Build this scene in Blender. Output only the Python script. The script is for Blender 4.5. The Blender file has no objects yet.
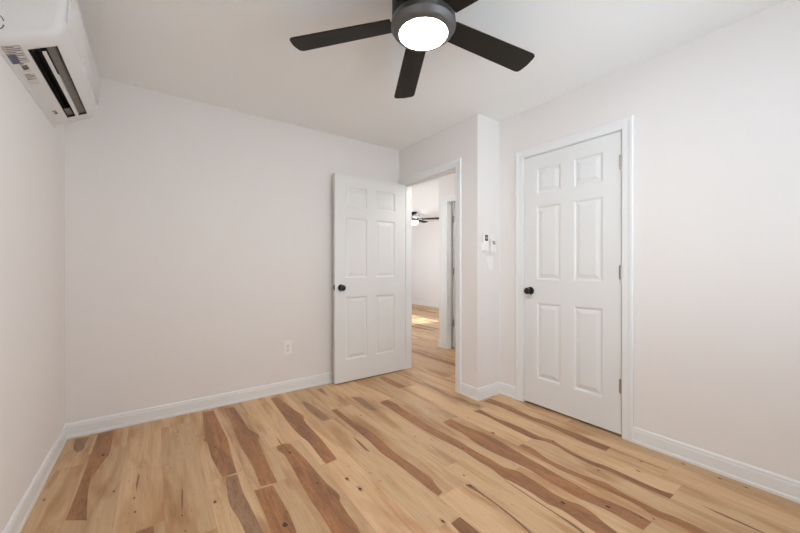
import bpy, bmesh, math, random
from mathutils import Vector, Matrix
from math import radians as R, pi, sin, cos

random.seed(7)
scene = bpy.context.scene
C = scene.collection

# ------------------------------------------------------------------ camera
CAM = Vector((0.4826, -3.1188, 1.135))
YAW = 0.6244
cd = bpy.data.cameras.new('camera')
cam = bpy.data.objects.new('camera', cd)
C.objects.link(cam)
cam.location = CAM
cam.rotation_euler = (pi / 2, 0, -YAW)
cd.sensor_width = 36
cd.lens = 340.08 / 800 * 36
cd.shift_y = 0.76 / 800
cd.clip_start = 0.02
scene.camera = cam

# ------------------------------------------------------------------ view
vs = scene.view_settings
vs.view_transform = 'Standard'
vs.look = 'None'
vs.exposure = 0.0
vs.gamma = 1
vs.use_curve_mapping = False
scene.cycles.use_denoising = True
scene.cycles.max_bounces = 16
scene.cycles.diffuse_bounces = 10

# ------------------------------------------------------------------ world
SKY_STRENGTH = 4.0
world = bpy.data.worlds.new('sky')
scene.world = world
world.use_nodes = True
wn = world.node_tree.nodes
wl = world.node_tree.links
bg = wn['Background']
geo = wn.new('ShaderNodeTexCoord')
sep = wn.new('ShaderNodeSeparateXYZ')
ramp = wn.new('ShaderNodeValToRGB')
ramp.color_ramp.elements[0].position = 0.0
ramp.color_ramp.elements[0].color = (1.24, 1.42, 1.60, 1)
ramp.color_ramp.elements[1].position = 0.15
ramp.color_ramp.elements[1].color = (0.62, 0.70, 0.78, 1)
wl.new(geo.outputs['Generated'], sep.inputs[0])
wl.new(sep.outputs['Z'], ramp.inputs[0])
wl.new(ramp.outputs[0], bg.inputs['Color'])
bg.inputs['Strength'].default_value = SKY_STRENGTH

sd = bpy.data.lights.new('sun', 'SUN')
sun = bpy.data.objects.new('sun', sd)
C.objects.link(sun)
sd.energy = 9
sd.angle = R(0.6)
sd.color = (1, 0.95, 0.86)
# the sun stands beyond the far room and shines back towards the hall
sun.rotation_euler = Vector((-0.10, -0.84, -0.53)).to_track_quat('-Z', 'Y').to_euler()
sun.location = (6, 12, 8)

FAN_LIGHT = 120.0

def portal(name, loc, direction, sx, sz):
    ld = bpy.data.lights.new(name, 'AREA')
    ld.shape = 'RECTANGLE'
    ld.size = sx
    ld.size_y = sz
    ld.cycles.is_portal = True
    o = bpy.data.objects.new(name, ld)
    C.objects.link(o)
    o.location = loc
    o.rotation_euler = Vector(direction).to_track_quat('-Z', 'Z').to_euler()
    return o

# ------------------------------------------------------------------ materials
def mat(name, color, rough=0.5, metal=0.0, bump=0.0, bump_scale=200, emit=None, estr=0, spec=0.5, var=0.0, var_scale=3, coat=0):
    m = bpy.data.materials.new(name)
    m.use_nodes = True
    n = m.node_tree.nodes
    l = m.node_tree.links
    p = n['Principled BSDF']
    p.inputs['Base Color'].default_value = (*color, 1)
    p.inputs['Roughness'].default_value = rough
    p.inputs['Metallic'].default_value = metal
    p.inputs['Specular IOR Level'].default_value = spec
    if coat:
        p.inputs['Coat Weight'].default_value = coat
    tc = n.new('ShaderNodeTexCoord')
    if bump:
        t = n.new('ShaderNodeTexNoise')
        t.inputs['Scale'].default_value = bump_scale
        t.inputs['Detail'].default_value = 3
        b = n.new('ShaderNodeBump')
        b.inputs['Strength'].default_value = bump
        b.inputs['Distance'].default_value = 0.002
        l.new(tc.outputs['Object'], t.inputs['Vector'])
        l.new(t.outputs['Fac'], b.inputs['Height'])
        l.new(b.outputs['Normal'], p.inputs['Normal'])
    if var:
        t = n.new('ShaderNodeTexNoise')
        t.inputs['Scale'].default_value = var_scale
        t.inputs['Detail'].default_value = 4
        mx = n.new('ShaderNodeMix')
        mx.data_type = 'RGBA'
        mx.inputs[6].default_value = (*[c * (1 - var) for c in color], 1)
        mx.inputs[7].default_value = (*[min(1, c * (1 + var)) for c in color], 1)
        l.new(tc.outputs['Object'], t.inputs['Vector'])
        l.new(t.outputs['Fac'], mx.inputs[0])
        l.new(mx.outputs[2], p.inputs['Base Color'])
    if emit:
        p.inputs['Emission Color'].default_value = (*emit, 1)
        p.inputs['Emission Strength'].default_value = estr
    return m

M = {}
M['wall'] = mat('wall_paint', (0.825, 0.802, 0.785), 0.7, bump=0.15, bump_scale=260, spec=0.25, var=0.012)
M['ceiling'] = mat('ceiling_paint', (0.90, 0.925, 0.93), 0.85, bump=0.2, bump_scale=200, spec=0.15, var=0.01)
M['trim'] = mat('trim_paint', (0.82, 0.84, 0.845), 0.35, spec=0.45, var=0.006)
M['door'] = mat('door_paint', (0.79, 0.80, 0.80), 0.4, spec=0.4, bump=0.08, bump_scale=120, var=0.006)
M['black'] = mat('black_metal', (0.008, 0.008, 0.009), 0.28, metal=0.0, spec=0.5, var=0.1, var_scale=30)
M['fan_black'] = mat('fan_housing', (0.010, 0.009, 0.009), 0.5, spec=0.25, var=0.1)
M['fan_rim'] = mat('fan_rim', (0.13, 0.127, 0.122), 0.42, metal=0.6, spec=0.5, var=0.05)
M['blade'] = mat('fan_blade', (0.019, 0.016, 0.012), 0.55, spec=0.22, var=0.12, var_scale=12)
M['glass_lit'] = mat('lit_glass', (0.9, 0.9, 0.88), 0.4, emit=(1, 0.985, 0.955), estr=FAN_LIGHT)
M['glass_lit_far'] = mat('lit_glass_far', (0.9, 0.9, 0.88), 0.4, emit=(1, 0.98, 0.95), estr=30)
M['fill_lit_hall'] = mat('fill_glow_hall', (0.9, 0.9, 0.88), 0.4, emit=(1, 0.965, 0.92), estr=36)  # glow of the added hall fill lamp
M['ac'] = mat('air_conditioner_plastic', (0.74, 0.74, 0.735), 0.38, spec=0.5, var=0.006)
M['ac_panel'] = mat('air_conditioner_panel', (0.76, 0.765, 0.765), 0.22, spec=0.5, var=0.004)
M['ac_dark'] = mat('air_conditioner_cavity', (0.010, 0.009, 0.008), 0.6, var=0.3, var_scale=60)
M['ac_grey'] = mat('air_conditioner_flap_inside', (0.15, 0.135, 0.125), 0.5, var=0.15, var_scale=60)
M['ac_fin'] = mat('air_conditioner_fin', (0.62, 0.62, 0.60), 0.5, var=0.02)
M['silver'] = mat('silver_print', (0.93, 0.94, 0.95), 0.25, metal=0.0, var=0.02)
M['paper'] = mat('sticker_paper', (0.66, 0.64, 0.62), 0.5, var=0.03, var_scale=40)
M['ink'] = mat('sticker_ink', (0.16, 0.13, 0.12), 0.6, var=0.05)
M['red_ink'] = mat('sticker_red', (0.35, 0.10, 0.08), 0.6, var=0.05)
M['blue'] = mat('sticker_blue', (0.03, 0.17, 0.40), 0.5, var=0.05)
M['nickel'] = mat('satin_nickel', (0.42, 0.40, 0.37), 0.38, metal=1.0, var=0.05)
M['dark_nickel'] = mat('aged_nickel', (0.22, 0.20, 0.18), 0.42, metal=1.0, var=0.05)
M['plastic'] = mat('white_plastic', (0.90, 0.90, 0.89), 0.35, var=0.006)
M['plastic_grey'] = mat('grey_plastic', (0.42, 0.42, 0.41), 0.4, var=0.03)
M['lcd'] = mat('display', (0.07, 0.075, 0.07), 0.2, var=0.1)
M['slot'] = mat('socket_slot', (0.06, 0.055, 0.05), 0.6, var=0.05)
M['closet_dark'] = mat('closet_interior', (0.30, 0.28, 0.26), 0.8, var=0.02)
M['roof'] = mat('outer_cladding', (0.4, 0.4, 0.4), 0.8, var=0.05)

def thin_glass():
    m = bpy.data.materials.new('window_glass')
    m.use_nodes = True
    n = m.node_tree.nodes
    l = m.node_tree.links
    for q in list(n):
        if q.type != 'OUTPUT_MATERIAL':
            n.remove(q)
    out = [q for q in n if q.type == 'OUTPUT_MATERIAL'][0]
    t = n.new('ShaderNodeBsdfTransparent')
    g = n.new('ShaderNodeBsdfGlossy')
    g.inputs['Roughness'].default_value = 0.02
    fr = n.new('ShaderNodeFresnel')
    fr.inputs['IOR'].default_value = 1.35
    mx = n.new('ShaderNodeMixShader')
    l.new(fr.outputs[0], mx.inputs[0])
    l.new(t.outputs[0], mx.inputs[1])
    l.new(g.outputs[0], mx.inputs[2])
    l.new(mx.outputs[0], out.inputs[0])
    return m
M['glass'] = thin_glass()

def wood(name, light, mid, dark, fleck=0.0, cloud=(0.42, 0.68), rough=0.42):
    """grain runs along world Y; the 'plank' face attribute shifts each board's pattern and tone"""
    m = bpy.data.materials.new(name)
    m.use_nodes = True
    n = m.node_tree.nodes
    l = m.node_tree.links
    p = n['Principled BSDF']
    tc = n.new('ShaderNodeTexCoord')
    at = n.new('ShaderNodeAttribute')
    at.attribute_name = 'plank'
    sc = n.new('ShaderNodeSeparateXYZ')
    l.new(at.outputs['Vector'], sc.inputs[0])
    off = n.new('ShaderNodeVectorMath')
    off.operation = 'MULTIPLY_ADD'
    off.inputs[1].default_value = (37, 53, 11)
    l.new(at.outputs['Vector'], off.inputs[0])
    l.new(tc.outputs['Object'], off.inputs[2])
    def noise(scale, detail, rough_, vscale, dist=0):
        mp = n.new('ShaderNodeMapping')
        mp.inputs['Scale'].default_value = vscale
        l.new(off.outputs[0], mp.inputs['Vector'])
        t = n.new('ShaderNodeTexNoise')
        t.inputs['Scale'].default_value = scale
        t.inputs['Detail'].default_value = detail
        t.inputs['Roughness'].default_value = rough_
        t.inputs['Distortion'].default_value = dist
        l.new(mp.outputs[0], t.inputs['Vector'])
        return t.outputs['Fac']
    def rampf(x, stops):
        r = n.new('ShaderNodeValToRGB')
        el = r.color_ramp.elements
        el[0].position = stops[0][0]
        el[0].color = (*stops[0][1], 1)
        el[1].position = stops[-1][0]
        el[1].color = (*stops[-1][1], 1)
        for s in stops[1:-1]:
            e = el.new(s[0])
            e.color = (*s[1], 1)
        l.new(x, r.inputs[0])
        return r.outputs[0]
    def mul(a, b, f):
        x = n.new('ShaderNodeMix')
        x.data_type = 'RGBA'
        x.blend_type = 'MULTIPLY'
        if isinstance(f, float):
            x.inputs[0].default_value = f
        else:
            l.new(f, x.inputs[0])
        l.new(a, x.inputs[6])
        l.new(b, x.inputs[7])
        return x.outputs[2]
    big = noise(1.0, 3, 0.55, (9, 1.3, 1), 0.6)
    col = rampf(big, [(0.30, light), (cloud[0], light), (cloud[1], mid), (0.82, dark)])
    fine = noise(1.0, 4, 0.65, (150, 5, 1), 0.3)
    col = mul(col, rampf(fine, [(0.30, (0.86, 0.84, 0.82)), (0.7, (1.06, 1.06, 1.06))]), 0.85)
    band = noise(1.0, 3, 0.5, (34, 1.1, 1), 1.0)
    col = mul(col, rampf(band, [(0.35, (0.90, 0.87, 0.84)), (0.62, (1.04, 1.04, 1.04))]), 0.4)
    fk = noise(1.0, 2, 0.5, (70, 22, 1), 0.2)
    col = mul(col, rampf(fk, [(0.20, (0.55, 0.42, 0.34)), (0.32, (1, 1, 1))]), 0.9)
    if fleck:
        f2 = noise(1.0, 5, 0.8, (60, 9, 1), 1.2)
        col = mul(col, rampf(f2, [(0.38, (0.72, 0.66, 0.62)), (0.55, (1.08, 1.06, 1.04))]), fleck)
    tone = n.new('ShaderNodeMapRange')
    tone.inputs['To Min'].default_value = 0.86
    tone.inputs['To Max'].default_value = 1.10
    l.new(sc.outputs['Z'], tone.inputs['Value'])
    hsv = n.new('ShaderNodeHueSaturation')
    l.new(col, hsv.inputs['Color'])
    l.new(tone.outputs[0], hsv.inputs['Value'])
    l.new(hsv.outputs[0], p.inputs['Base Color'])
    p.inputs['Roughness'].default_value = rough
    p.inputs['Specular IOR Level'].default_value = 0.35
    b = n.new('ShaderNodeBump')
    b.inputs['Strength'].default_value = 0.12
    b.inputs['Distance'].default_value = 0.001
    l.new(fine, b.inputs['Height'])
    l.new(b.outputs[0], p.inputs['Normal'])
    return m

M['wood'] = wood('sapwood', (0.635, 0.424, 0.243), (0.47, 0.262, 0.125), (0.35, 0.18, 0.085), cloud=(0.47, 0.66))
M['wood_b'] = wood('heartwood', (0.27, 0.135, 0.066), (0.41, 0.195, 0.083), (0.20, 0.087, 0.035), fleck=0.9, cloud=(0.38,0.60))
M['wood_g'] = wood('mineral_streak', (0.34, 0.21, 0.125), (0.30, 0.175, 0.098), (0.20, 0.11, 0.058), fleck=0.9)
M['wood_s'] = wood('soft_streak', (0.58, 0.37, 0.21), (0.46, 0.27, 0.145), (0.34, 0.18, 0.09), fleck=0.5)
M['crack'] = mat('wood_crack', (0.23, 0.125, 0.065), 0.6, var=0.2, var_scale=30)
M['knot'] = mat('wood_knot', (0.055, 0.028, 0.016), 0.6, var=0.2, var_scale=60)
M['halo'] = mat('wood_knot_ring', (0.44, 0.25, 0.13), 0.5, var=0.2, var_scale=60)
M['seam'] = mat('board_joint', (0.36, 0.22, 0.13), 0.7, var=0.1)

# ------------------------------------------------------------------ mesh helpers
def obj(name, bm, m, parent=None, smooth=False, bevel=0, loc=None, recalc=True):
    if recalc:
        bmesh.ops.recalc_face_normals(bm, faces=bm.faces)
    me = bpy.data.meshes.new(name)
    bm.to_mesh(me)
    bm.free()
    for q in (m if isinstance(m, (list, tuple)) else [m]):
        me.materials.append(q)
    o = bpy.data.objects.new(name, me)
    C.objects.link(o)
    if smooth:
        for f in me.polygons:
            f.use_smooth = True
        try:
            me.set_sharp_from_angle(angle=R(35))
        except Exception:
            pass
    if bevel:
        b = o.modifiers.new('bevel', 'BEVEL')
        b.width = bevel
        b.segments = 2
        b.limit_method = 'ANGLE'
        b.angle_limit = R(40)
    if parent:
        o.parent = parent
    if loc is not None:
        o.location = loc
    return o

def bx(bm, x0, x1, y0, y1, z0, z1):
    v = [bm.verts.new((x, y, z)) for x in (x0, x1) for y in (y0, y1) for z in (z0, z1)]
    for f in ((0, 1, 3, 2), (4, 6, 7, 5), (0, 4, 5, 1), (2, 3, 7, 6), (0, 2, 6, 4), (1, 5, 7, 3)):
        bm.faces.new([v[i] for i in f])

def box(*a):
    bm = bmesh.new()
    bx(bm, *a)
    return bm

def lathe(bm, prof, seg=48, mtx=Matrix()):
    """profile of (radius, height) spun about Z"""
    rings = []
    for r, z in prof:
        if r < 1e-6:
            rings.append([bm.verts.new(mtx @ Vector((0, 0, z)))])
        else:
            rings.append([bm.verts.new(mtx @ Vector((r * cos(2 * pi * i / seg), r * sin(2 * pi * i / seg), z))) for i in range(seg)])
    for a, b in zip(rings, rings[1:]):
        for i in range(seg):
            j = (i + 1) % seg
            if len(a) == 1 and len(b) == 1:
                continue
            if len(a) == 1:
                bm.faces.new((a[0], b[i], b[j]))
            elif len(b) == 1:
                bm.faces.new((a[i], b[0], a[j]))
            else:
                bm.faces.new((a[i], b[i], b[j], a[j]))
    return bm

def rounded(w, h, r, n=5):
    pts = []
    for cx, cy, a0 in ((w / 2 - r, h / 2 - r, 0), (-w / 2 + r, h / 2 - r, 90), (-w / 2 + r, -h / 2 + r, 180), (w / 2 - r, -h / 2 + r, 270)):
        for i in range(n + 1):
            a = R(a0 + 90 * i / n)
            pts.append((cx + r * cos(a), cy + r * sin(a)))
    return pts

def prism(bm, pts, z0, z1, mtx=Matrix()):
    a = [bm.verts.new(mtx @ Vector((x, y, z0))) for x, y in pts]
    b = [bm.verts.new(mtx @ Vector((x, y, z1))) for x, y in pts]
    bm.faces.new(a)
    bm.faces.new(b)
    for i in range(len(pts)):
        j = (i + 1) % len(pts)
        bm.faces.new((a[i], a[j], b[j], b[i]))

def thing(name, label, cat, loc=(0, 0, 0), rotz=0, group=None):
    o = bpy.data.objects.new(name, None)
    o.empty_display_size = 0.1
    C.objects.link(o)
    o.location = loc
    o.rotation_euler = (0, 0, rotz)
    o['label'] = label
    o['category'] = cat
    if group:
        o['group'] = group
    return o

def struct(name, bm, m, label=None, parent=None, cat=None, **k):
    o = obj(name, bm, m, parent, **k)
    if parent is None:
        o['kind'] = 'structure'
        if label:
            o['label'] = label
        if cat:
            o['category'] = cat
    return o

H = 2.45
X1, X2, D = 2.72, 3.01, 1.1476
YR = -3.75
T = 0.12
X3 = 3.78
XF, YF = 6.94, 5.25

# ------------------------------------------------------------------ floor: boards, darker heartwood, knots
STREAKS = [
    ('b', [(0.169,-0.035),(0.251,-0.038),(0.256,-0.203),(0.257,-0.397),(0.246,-0.457),(0.223,-0.565),(0.209,-0.667),(0.206,-0.748),(0.212,-0.838),(0.222,-0.941),(0.235,-1.061),(0.156,-1.004),(0.160,-0.897),(0.163,-0.736),(0.167,-0.374)]),
    ('g', [(0.058,-0.045),(0.128,-0.053),(0.118,-0.151),(0.123,-0.244),(0.096,-0.273),(0.066,-0.189)]),
    ('s', [(0.035,-0.457),(0.057,-0.469),(0.053,-0.587),(0.042,-0.649),(0.023,-0.645),(0.027,-0.547)]),
    ('b', [(0.782,-0.059),(0.857,-0.067),(0.864,-0.323),(0.872,-0.616),(0.858,-0.846),(0.849,-1.067),(0.779,-1.068),(0.768,-0.958),(0.756,-0.799),(0.756,-0.612),(0.739,-0.553),(0.753,-0.498),(0.773,-0.216)]),
    ('b', [(0.929,-0.062),(1.002,-0.091),(1.013,-0.327),(1.017,-0.547),(1.051,-0.686),(1.039,-0.753),(1.027,-0.792),(1.019,-0.948),(1.011,-1.157),(1.007,-1.285),(0.925,-1.267),(0.931,-1.156),(0.933,-0.979),(0.922,-0.777),(0.926,-0.588),(0.936,-0.334),(0.929,-0.156)]),
    ('b', [(1.293,-0.077),(1.352,-0.078),(1.370,-0.272),(1.383,-0.434),(1.402,-0.583),(1.381,-0.651),(1.374,-0.792),(1.372,-1.010),(1.356,-1.271),(1.283,-1.277),(1.285,-1.154),(1.291,-0.982),(1.274,-0.839),(1.272,-0.633),(1.281,-0.407)]),
    ('b', [(1.107,-0.914),(1.148,-0.902),(1.190,-0.932),(1.198,-1.060),(1.208,-1.224),(1.212,-1.389),(1.221,-1.497),(1.229,-1.570),(1.211,-1.611),(1.203,-1.712),(1.203,-1.788),(1.189,-1.864),(1.167,-1.998),(1.086,-1.972),(1.096,-1.771),(1.100,-1.654),(1.098,-1.512),(1.103,-1.393),(1.113,-1.205),(1.118,-1.044),(1.099,-0.961)]),
    ('b', [(0.891,-1.283),(0.981,-1.295),(0.983,-1.420),(0.984,-1.539),(0.978,-1.640),(0.969,-1.725),(0.885,-1.761),(0.886,-1.619),(0.891,-1.487)]),
    ('g', [(0.791,-1.075),(0.849,-1.084),(0.843,-1.245),(0.850,-1.393),(0.857,-1.553),(0.861,-1.637),(0.800,-1.593),(0.796,-1.554),(0.788,-1.444),(0.773,-1.338),(0.778,-1.217)]),
    ('b', [(1.617,-0.608),(1.662,-0.605),(1.666,-0.840),(1.691,-1.034),(1.689,-1.223),(1.675,-1.404),(1.684,-1.593),(1.691,-1.724),(1.675,-1.775),(1.660,-1.852),(1.623,-1.863),(1.618,-1.744),(1.619,-1.639),(1.617,-1.507),(1.605,-1.354),(1.619,-1.185),(1.615,-0.953),(1.615,-0.824)]),
    ('b', [(2.010,-0.702),(2.098,-0.691),(2.113,-0.817),(2.098,-0.881),(2.098,-1.067),(2.079,-1.276),(2.090,-1.429),(2.095,-1.537),(2.087,-1.644),(2.092,-1.798),(2.091,-1.898),(2.119,-1.965),(2.121,-2.044),(2.108,-2.166),(2.108,-2.240),(2.128,-2.297),(2.126,-2.354),(2.105,-2.416),(2.091,-2.467),(2.074,-2.527),(1.987,-2.502),(2.008,-2.447),(2.016,-2.371),(2.026,-2.274),(2.010,-2.204),(2.019,-2.111),(2.012,-1.997),(2.003,-1.959),(2.020,-1.871),(2.018,-1.771),(2.029,-1.631),(2.016,-1.506),(2.005,-1.402),(1.999,-1.237),(2.004,-1.063),(2.009,-0.867)]),
    ('b', [(2.192,-1.280),(2.279,-1.274),(2.285,-1.424),(2.309,-1.568),(2.310,-1.685),(2.300,-1.800),(2.282,-1.938),(2.276,-2.044),(2.268,-2.141),(2.264,-2.229),(2.258,-2.312),(2.273,-2.376),(2.284,-2.468),(2.278,-2.545),(2.190,-2.542),(2.193,-2.484),(2.196,-2.413),(2.184,-2.327),(2.169,-2.257),(2.173,-2.172),(2.174,-2.105),(2.185,-2.002),(2.177,-1.875),(2.160,-1.742),(2.163,-1.626),(2.187,-1.480),(2.181,-1.368)]),
    ('b', [(2.356,-1.805),(2.403,-1.809),(2.402,-1.888),(2.371,-1.987),(2.369,-2.086),(2.376,-2.173),(2.393,-2.250),(2.406,-2.307),(2.393,-2.391),(2.390,-2.474),(2.388,-2.543),(2.402,-2.595),(2.407,-2.668),(2.406,-2.721),(2.336,-2.704),(2.348,-2.610),(2.332,-2.536),(2.349,-2.445),(2.350,-2.350),(2.349,-2.290),(2.340,-2.202),(2.322,-2.089),(2.342,-1.939)]),
    ('b', [(2.519,-1.279),(2.588,-1.291),(2.567,-1.446),(2.580,-1.580),(2.583,-1.694),(2.573,-1.809),(2.599,-1.893),(2.580,-1.958),(2.557,-2.083),(2.558,-2.175),(2.572,-2.213),(2.572,-2.313),(2.569,-2.414),(2.571,-2.487),(2.587,-2.541),(2.532,-2.539),(2.526,-2.456),(2.524,-2.381),(2.535,-2.274),(2.518,-2.171),(2.528,-2.049),(2.549,-1.949),(2.544,-1.869),(2.511,-1.803),(2.512,-1.679),(2.521,-1.537),(2.531,-1.399)]),
    ('b', [(2.740,-1.191),(2.835,-1.189),(2.837,-1.313),(2.832,-1.434),(2.805,-1.596),(2.824,-1.716),(2.814,-1.843),(2.819,-1.952),(2.810,-2.061),(2.813,-2.156),(2.737,-2.158),(2.733,-2.021),(2.753,-1.905),(2.759,-1.785),(2.749,-1.681),(2.746,-1.532),(2.756,-1.355)]),
    ('s', [(2.995,-1.337),(3.024,-1.395),(3.044,-1.513),(3.005,-1.674),(3.001,-1.802),(2.968,-1.758),(2.959,-1.618),(2.937,-1.509)]),
    ('d', [(1.999,-1.962),(1.990,-2.129),(1.984,-2.262),(1.983,-2.354),(1.968,-2.425),(1.960,-2.413),(1.968,-2.353),(1.976,-2.271),(1.982,-2.134),(1.992,-1.997)]),
    ('d', [(1.800,-1.873),(1.822,-1.909),(1.817,-1.959),(1.813,-2.085),(1.805,-2.174),(1.792,-2.258),(1.783,-2.311),(1.776,-2.297),(1.794,-2.171),(1.804,-2.075),(1.802,-1.960),(1.793,-1.893)]),
    ('b', [(1.547,-2.028),(1.608,-2.023),(1.609,-2.140),(1.610,-2.243),(1.522,-2.226)]),
    ('g', [(1.874,-0.458),(1.938,-0.504),(1.931,-0.686),(1.918,-0.848),(1.866,-0.764),(1.867,-0.614)]),
    ('b', [(2.357,-0.134),(2.414,-0.159),(2.421,-0.532),(2.339,-0.532),(2.331,-0.375)]),
    ('g', [(1.491,-0.291),(1.524,-0.366),(1.548,-0.602),(1.544,-0.752),(1.494,-0.757),(1.473,-0.615),(1.471,-0.462)]),
    ('g', [(1.701,-0.089),(1.752,-0.106),(1.720,-0.315),(1.706,-0.217)]),
    ('s', [(1.914,-1.447),(1.917,-1.539),(1.923,-1.640),(1.924,-1.705),(1.864,-1.701),(1.881,-1.596)]),
    ('g', [(2.618,-0.511),(2.634,-0.594),(2.623,-0.785),(2.601,-0.941),(2.640,-1.040),(2.630,-1.151),(2.654,-1.232),(2.615,-1.266),(2.594,-1.156),(2.586,-1.018),(2.577,-0.868),(2.588,-0.721)]),
    ('d', [(2.596,-2.640),(2.601,-2.715),(2.601,-2.775),(2.597,-2.837),(2.592,-2.881),(2.585,-2.830),(2.587,-2.767),(2.587,-2.704)]),
    ('b', [(0.417,-1.274),(0.477,-1.275),(0.486,-1.408),(0.410,-1.442)]),
    ('d', [(0.409,-0.765),(0.414,-0.790),(0.409,-0.891),(0.407,-0.947),(0.403,-0.866)]),
    ('d', [(0.595,-1.045),(0.598,-1.085),(0.591,-1.204),(0.585,-1.233),(0.587,-1.132)]),
    ('d', [(1.557,-1.090),(1.563,-1.175),(1.555,-1.316),(1.543,-1.287),(1.547,-1.178)]),
    ('d', [(1.142,-0.791),(1.144,-0.841),(1.142,-0.902),(1.135,-0.882)]),
]
KNOTS = [(0.314,-0.876,1.0),(0.399,-0.997,0.8),(0.408,-1.121,0.8),(0.583,-1.275,0.8),(0.589,-1.392,0.7),(0.718,-1.262,1.2),(1.759,-0.829,0.8),(0.611,-0.324,0.9),(0.581,-0.202,0.6),(1.849,-1.819,0.7),(1.812,-1.897,1.5),(2.077,-2.249,1.6),(2.049,-1.620,1.0),(2.223,-2.388,1.5),(2.787,-2.330,1.0),(2.666,-2.357,1.0),(2.492,-2.226,1.0),(2.307,-2.544,0.7),(2.954,-2.482,0.9),(2.945,-2.640,1.1),(2.954,-2.739,1.0),(1.334,-1.587,1.6),(1.318,-1.474,1.3),(1.526,-1.999,1.3),(2.361,-1.602,1.4),(1.154,-1.034,1.5),(1.176,-1.414,1.2),(0.790,-0.699,1.0),(0.974,-0.197,0.8),(1.433,-0.658,0.6),(1.632,-1.093,1.0),(0.999,-0.559,0.8),(0.714,-0.474,0.6),(0.228,-0.401,1.8),(0.044,-0.758,0.8),(0.011,-0.624,0.6),(2.586,-1.904,1.2),(2.035,-0.392,0.6),(2.381,-0.848,0.5),(2.394,-0.944,0.5),(2.395,-1.341,0.7),(2.340,-1.269,0.6),(2.220,-1.107,0.5),(2.152,-0.880,0.5),(1.898,-1.327,0.7),(2.128,-0.459,0.5),(1.882,-0.282,0.5),(0.947,-1.608,2.2),(2.268,-2.508,0.7),(1.281,-1.239,0.5)]

PW = 0.1835
SEAM0 = 0.885
fb = bmesh.new()
lay = fb.faces.layers.float_vector.new('plank')

def face(pts, z, mi, vec):
    vs_ = [fb.verts.new((x, y, z)) for x, y in pts]
    f = fb.faces.new(vs_)
    f.material_index = mi
    f[lay] = vec
    return f

FX0, FX1, FY0, FY1 = -0.02, XF + 0.02, YR - 0.02, YF + 0.02
face([(FX0, FY0), (FX1, FY0), (FX1, FY1), (FX0, FY1)], -0.0015, 6, (0, 0, 0.5))
BUTT = {-5: -0.457, -4: -1.6, -3: -1.267, -2: -1.45, -1: -1.067, 0: -1.28, 1: -0.91, 2: -1.27, 3: -0.755, 4: -0.607,
        5: -1.70, 6: -0.69, 7: -1.28, 8: -1.805, 9: -1.28, 10: -1.19, 11: -0.55}
TONE = {}
plank_of = []
LEN = 1.26
for c in range(-6, 34):
    xa = SEAM0 + c * PW
    xb = xa + PW
    if xb <= FX0 or xa >= FX1:
        continue
    x0, x1 = max(xa, FX0), min(xb, FX1)
    base = BUTT.get(c, random.uniform(0, LEN))
    k0 = int((FY0 - base) // LEN)
    y = base + k0 * LEN
    while y < FY1:
        ya, yb = max(y, FY0), min(y + LEN, FY1)
        if yb > ya + 0.01:
            vec = (random.random(), random.random(), random.random())
            g = 0.0004
            face([(x0 + g, ya + g), (x1 - g, ya + g), (x1 - g, yb - g), (x0 + g, yb - g)], 0, 0, vec)
            plank_of.append((x0, x1, ya, yb, vec))
        y += LEN

def smooth_loop(p, sub=3, lo=50):
    """rounds a traced outline a little but keeps its sharp ends"""
    out = []
    n = len(p)
    for i in range(n):
        a, b, c, d = [Vector(p[(i + k) % n]) for k in (-1, 0, 1, 2)]
        def ang(u, v, w):
            q, r = (v - u), (w - v)
            return q.angle(r, 0) if q.length > 1e-6 and r.length > 1e-6 else 0
        if ang(a, b, c) > R(lo):
            a = b
        if ang(b, c, d) > R(lo):
            d = c
        for s in range(sub):
            t = s / sub
            q = 0.5 * ((2 * b) + (c - a) * t + (2 * a - 5 * b + 4 * c - d) * t * t + (3 * b - a - 3 * c + d) * t ** 3)
            out.append((q.x, q.y))
    return out

MI = {'b': 1, 'g': 2, 's': 3, 'd': 4}
for kind, pts in STREAKS:
    face(smooth_loop(pts), 0.0003 if kind != 'd' else 0.0005, MI[kind], (random.random(), random.random(), 0.35 + 0.4 * random.random()))

def in_dark(x, y):
    for kind, p in STREAKS:
        if kind == 's':
            continue
        c = False
        for i in range(len(p)):
            (xa, ya), (xb, yb) = p[i], p[i - 1]
            if (ya > y) != (yb > y) and x < (xb - xa) * (y - ya) / (yb - ya) + xa:
                c = not c
        if c:
            return True
    return False

def knot(x, y, s):
    n = 14
    for mi, z, k in ((7, 0.0006, 1.7), (5, 0.0008, 1.0)):
        if mi == 7 and in_dark(x, y):
            continue
        rx, ry = 0.0044 * s * k, 0.0076 * s * k * (1.3 if mi == 7 else 1)
        pts = []
        for i in range(n):
            a = 2 * pi * i / n
            j = 0.75 + 0.5 * random.random()
            pts.append((x + rx * j * cos(a), y + ry * j * sin(a)))
        face(pts, z, mi, (0, 0, 0.5))
for x, y, s in KNOTS:
    knot(x, y, s)

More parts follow.
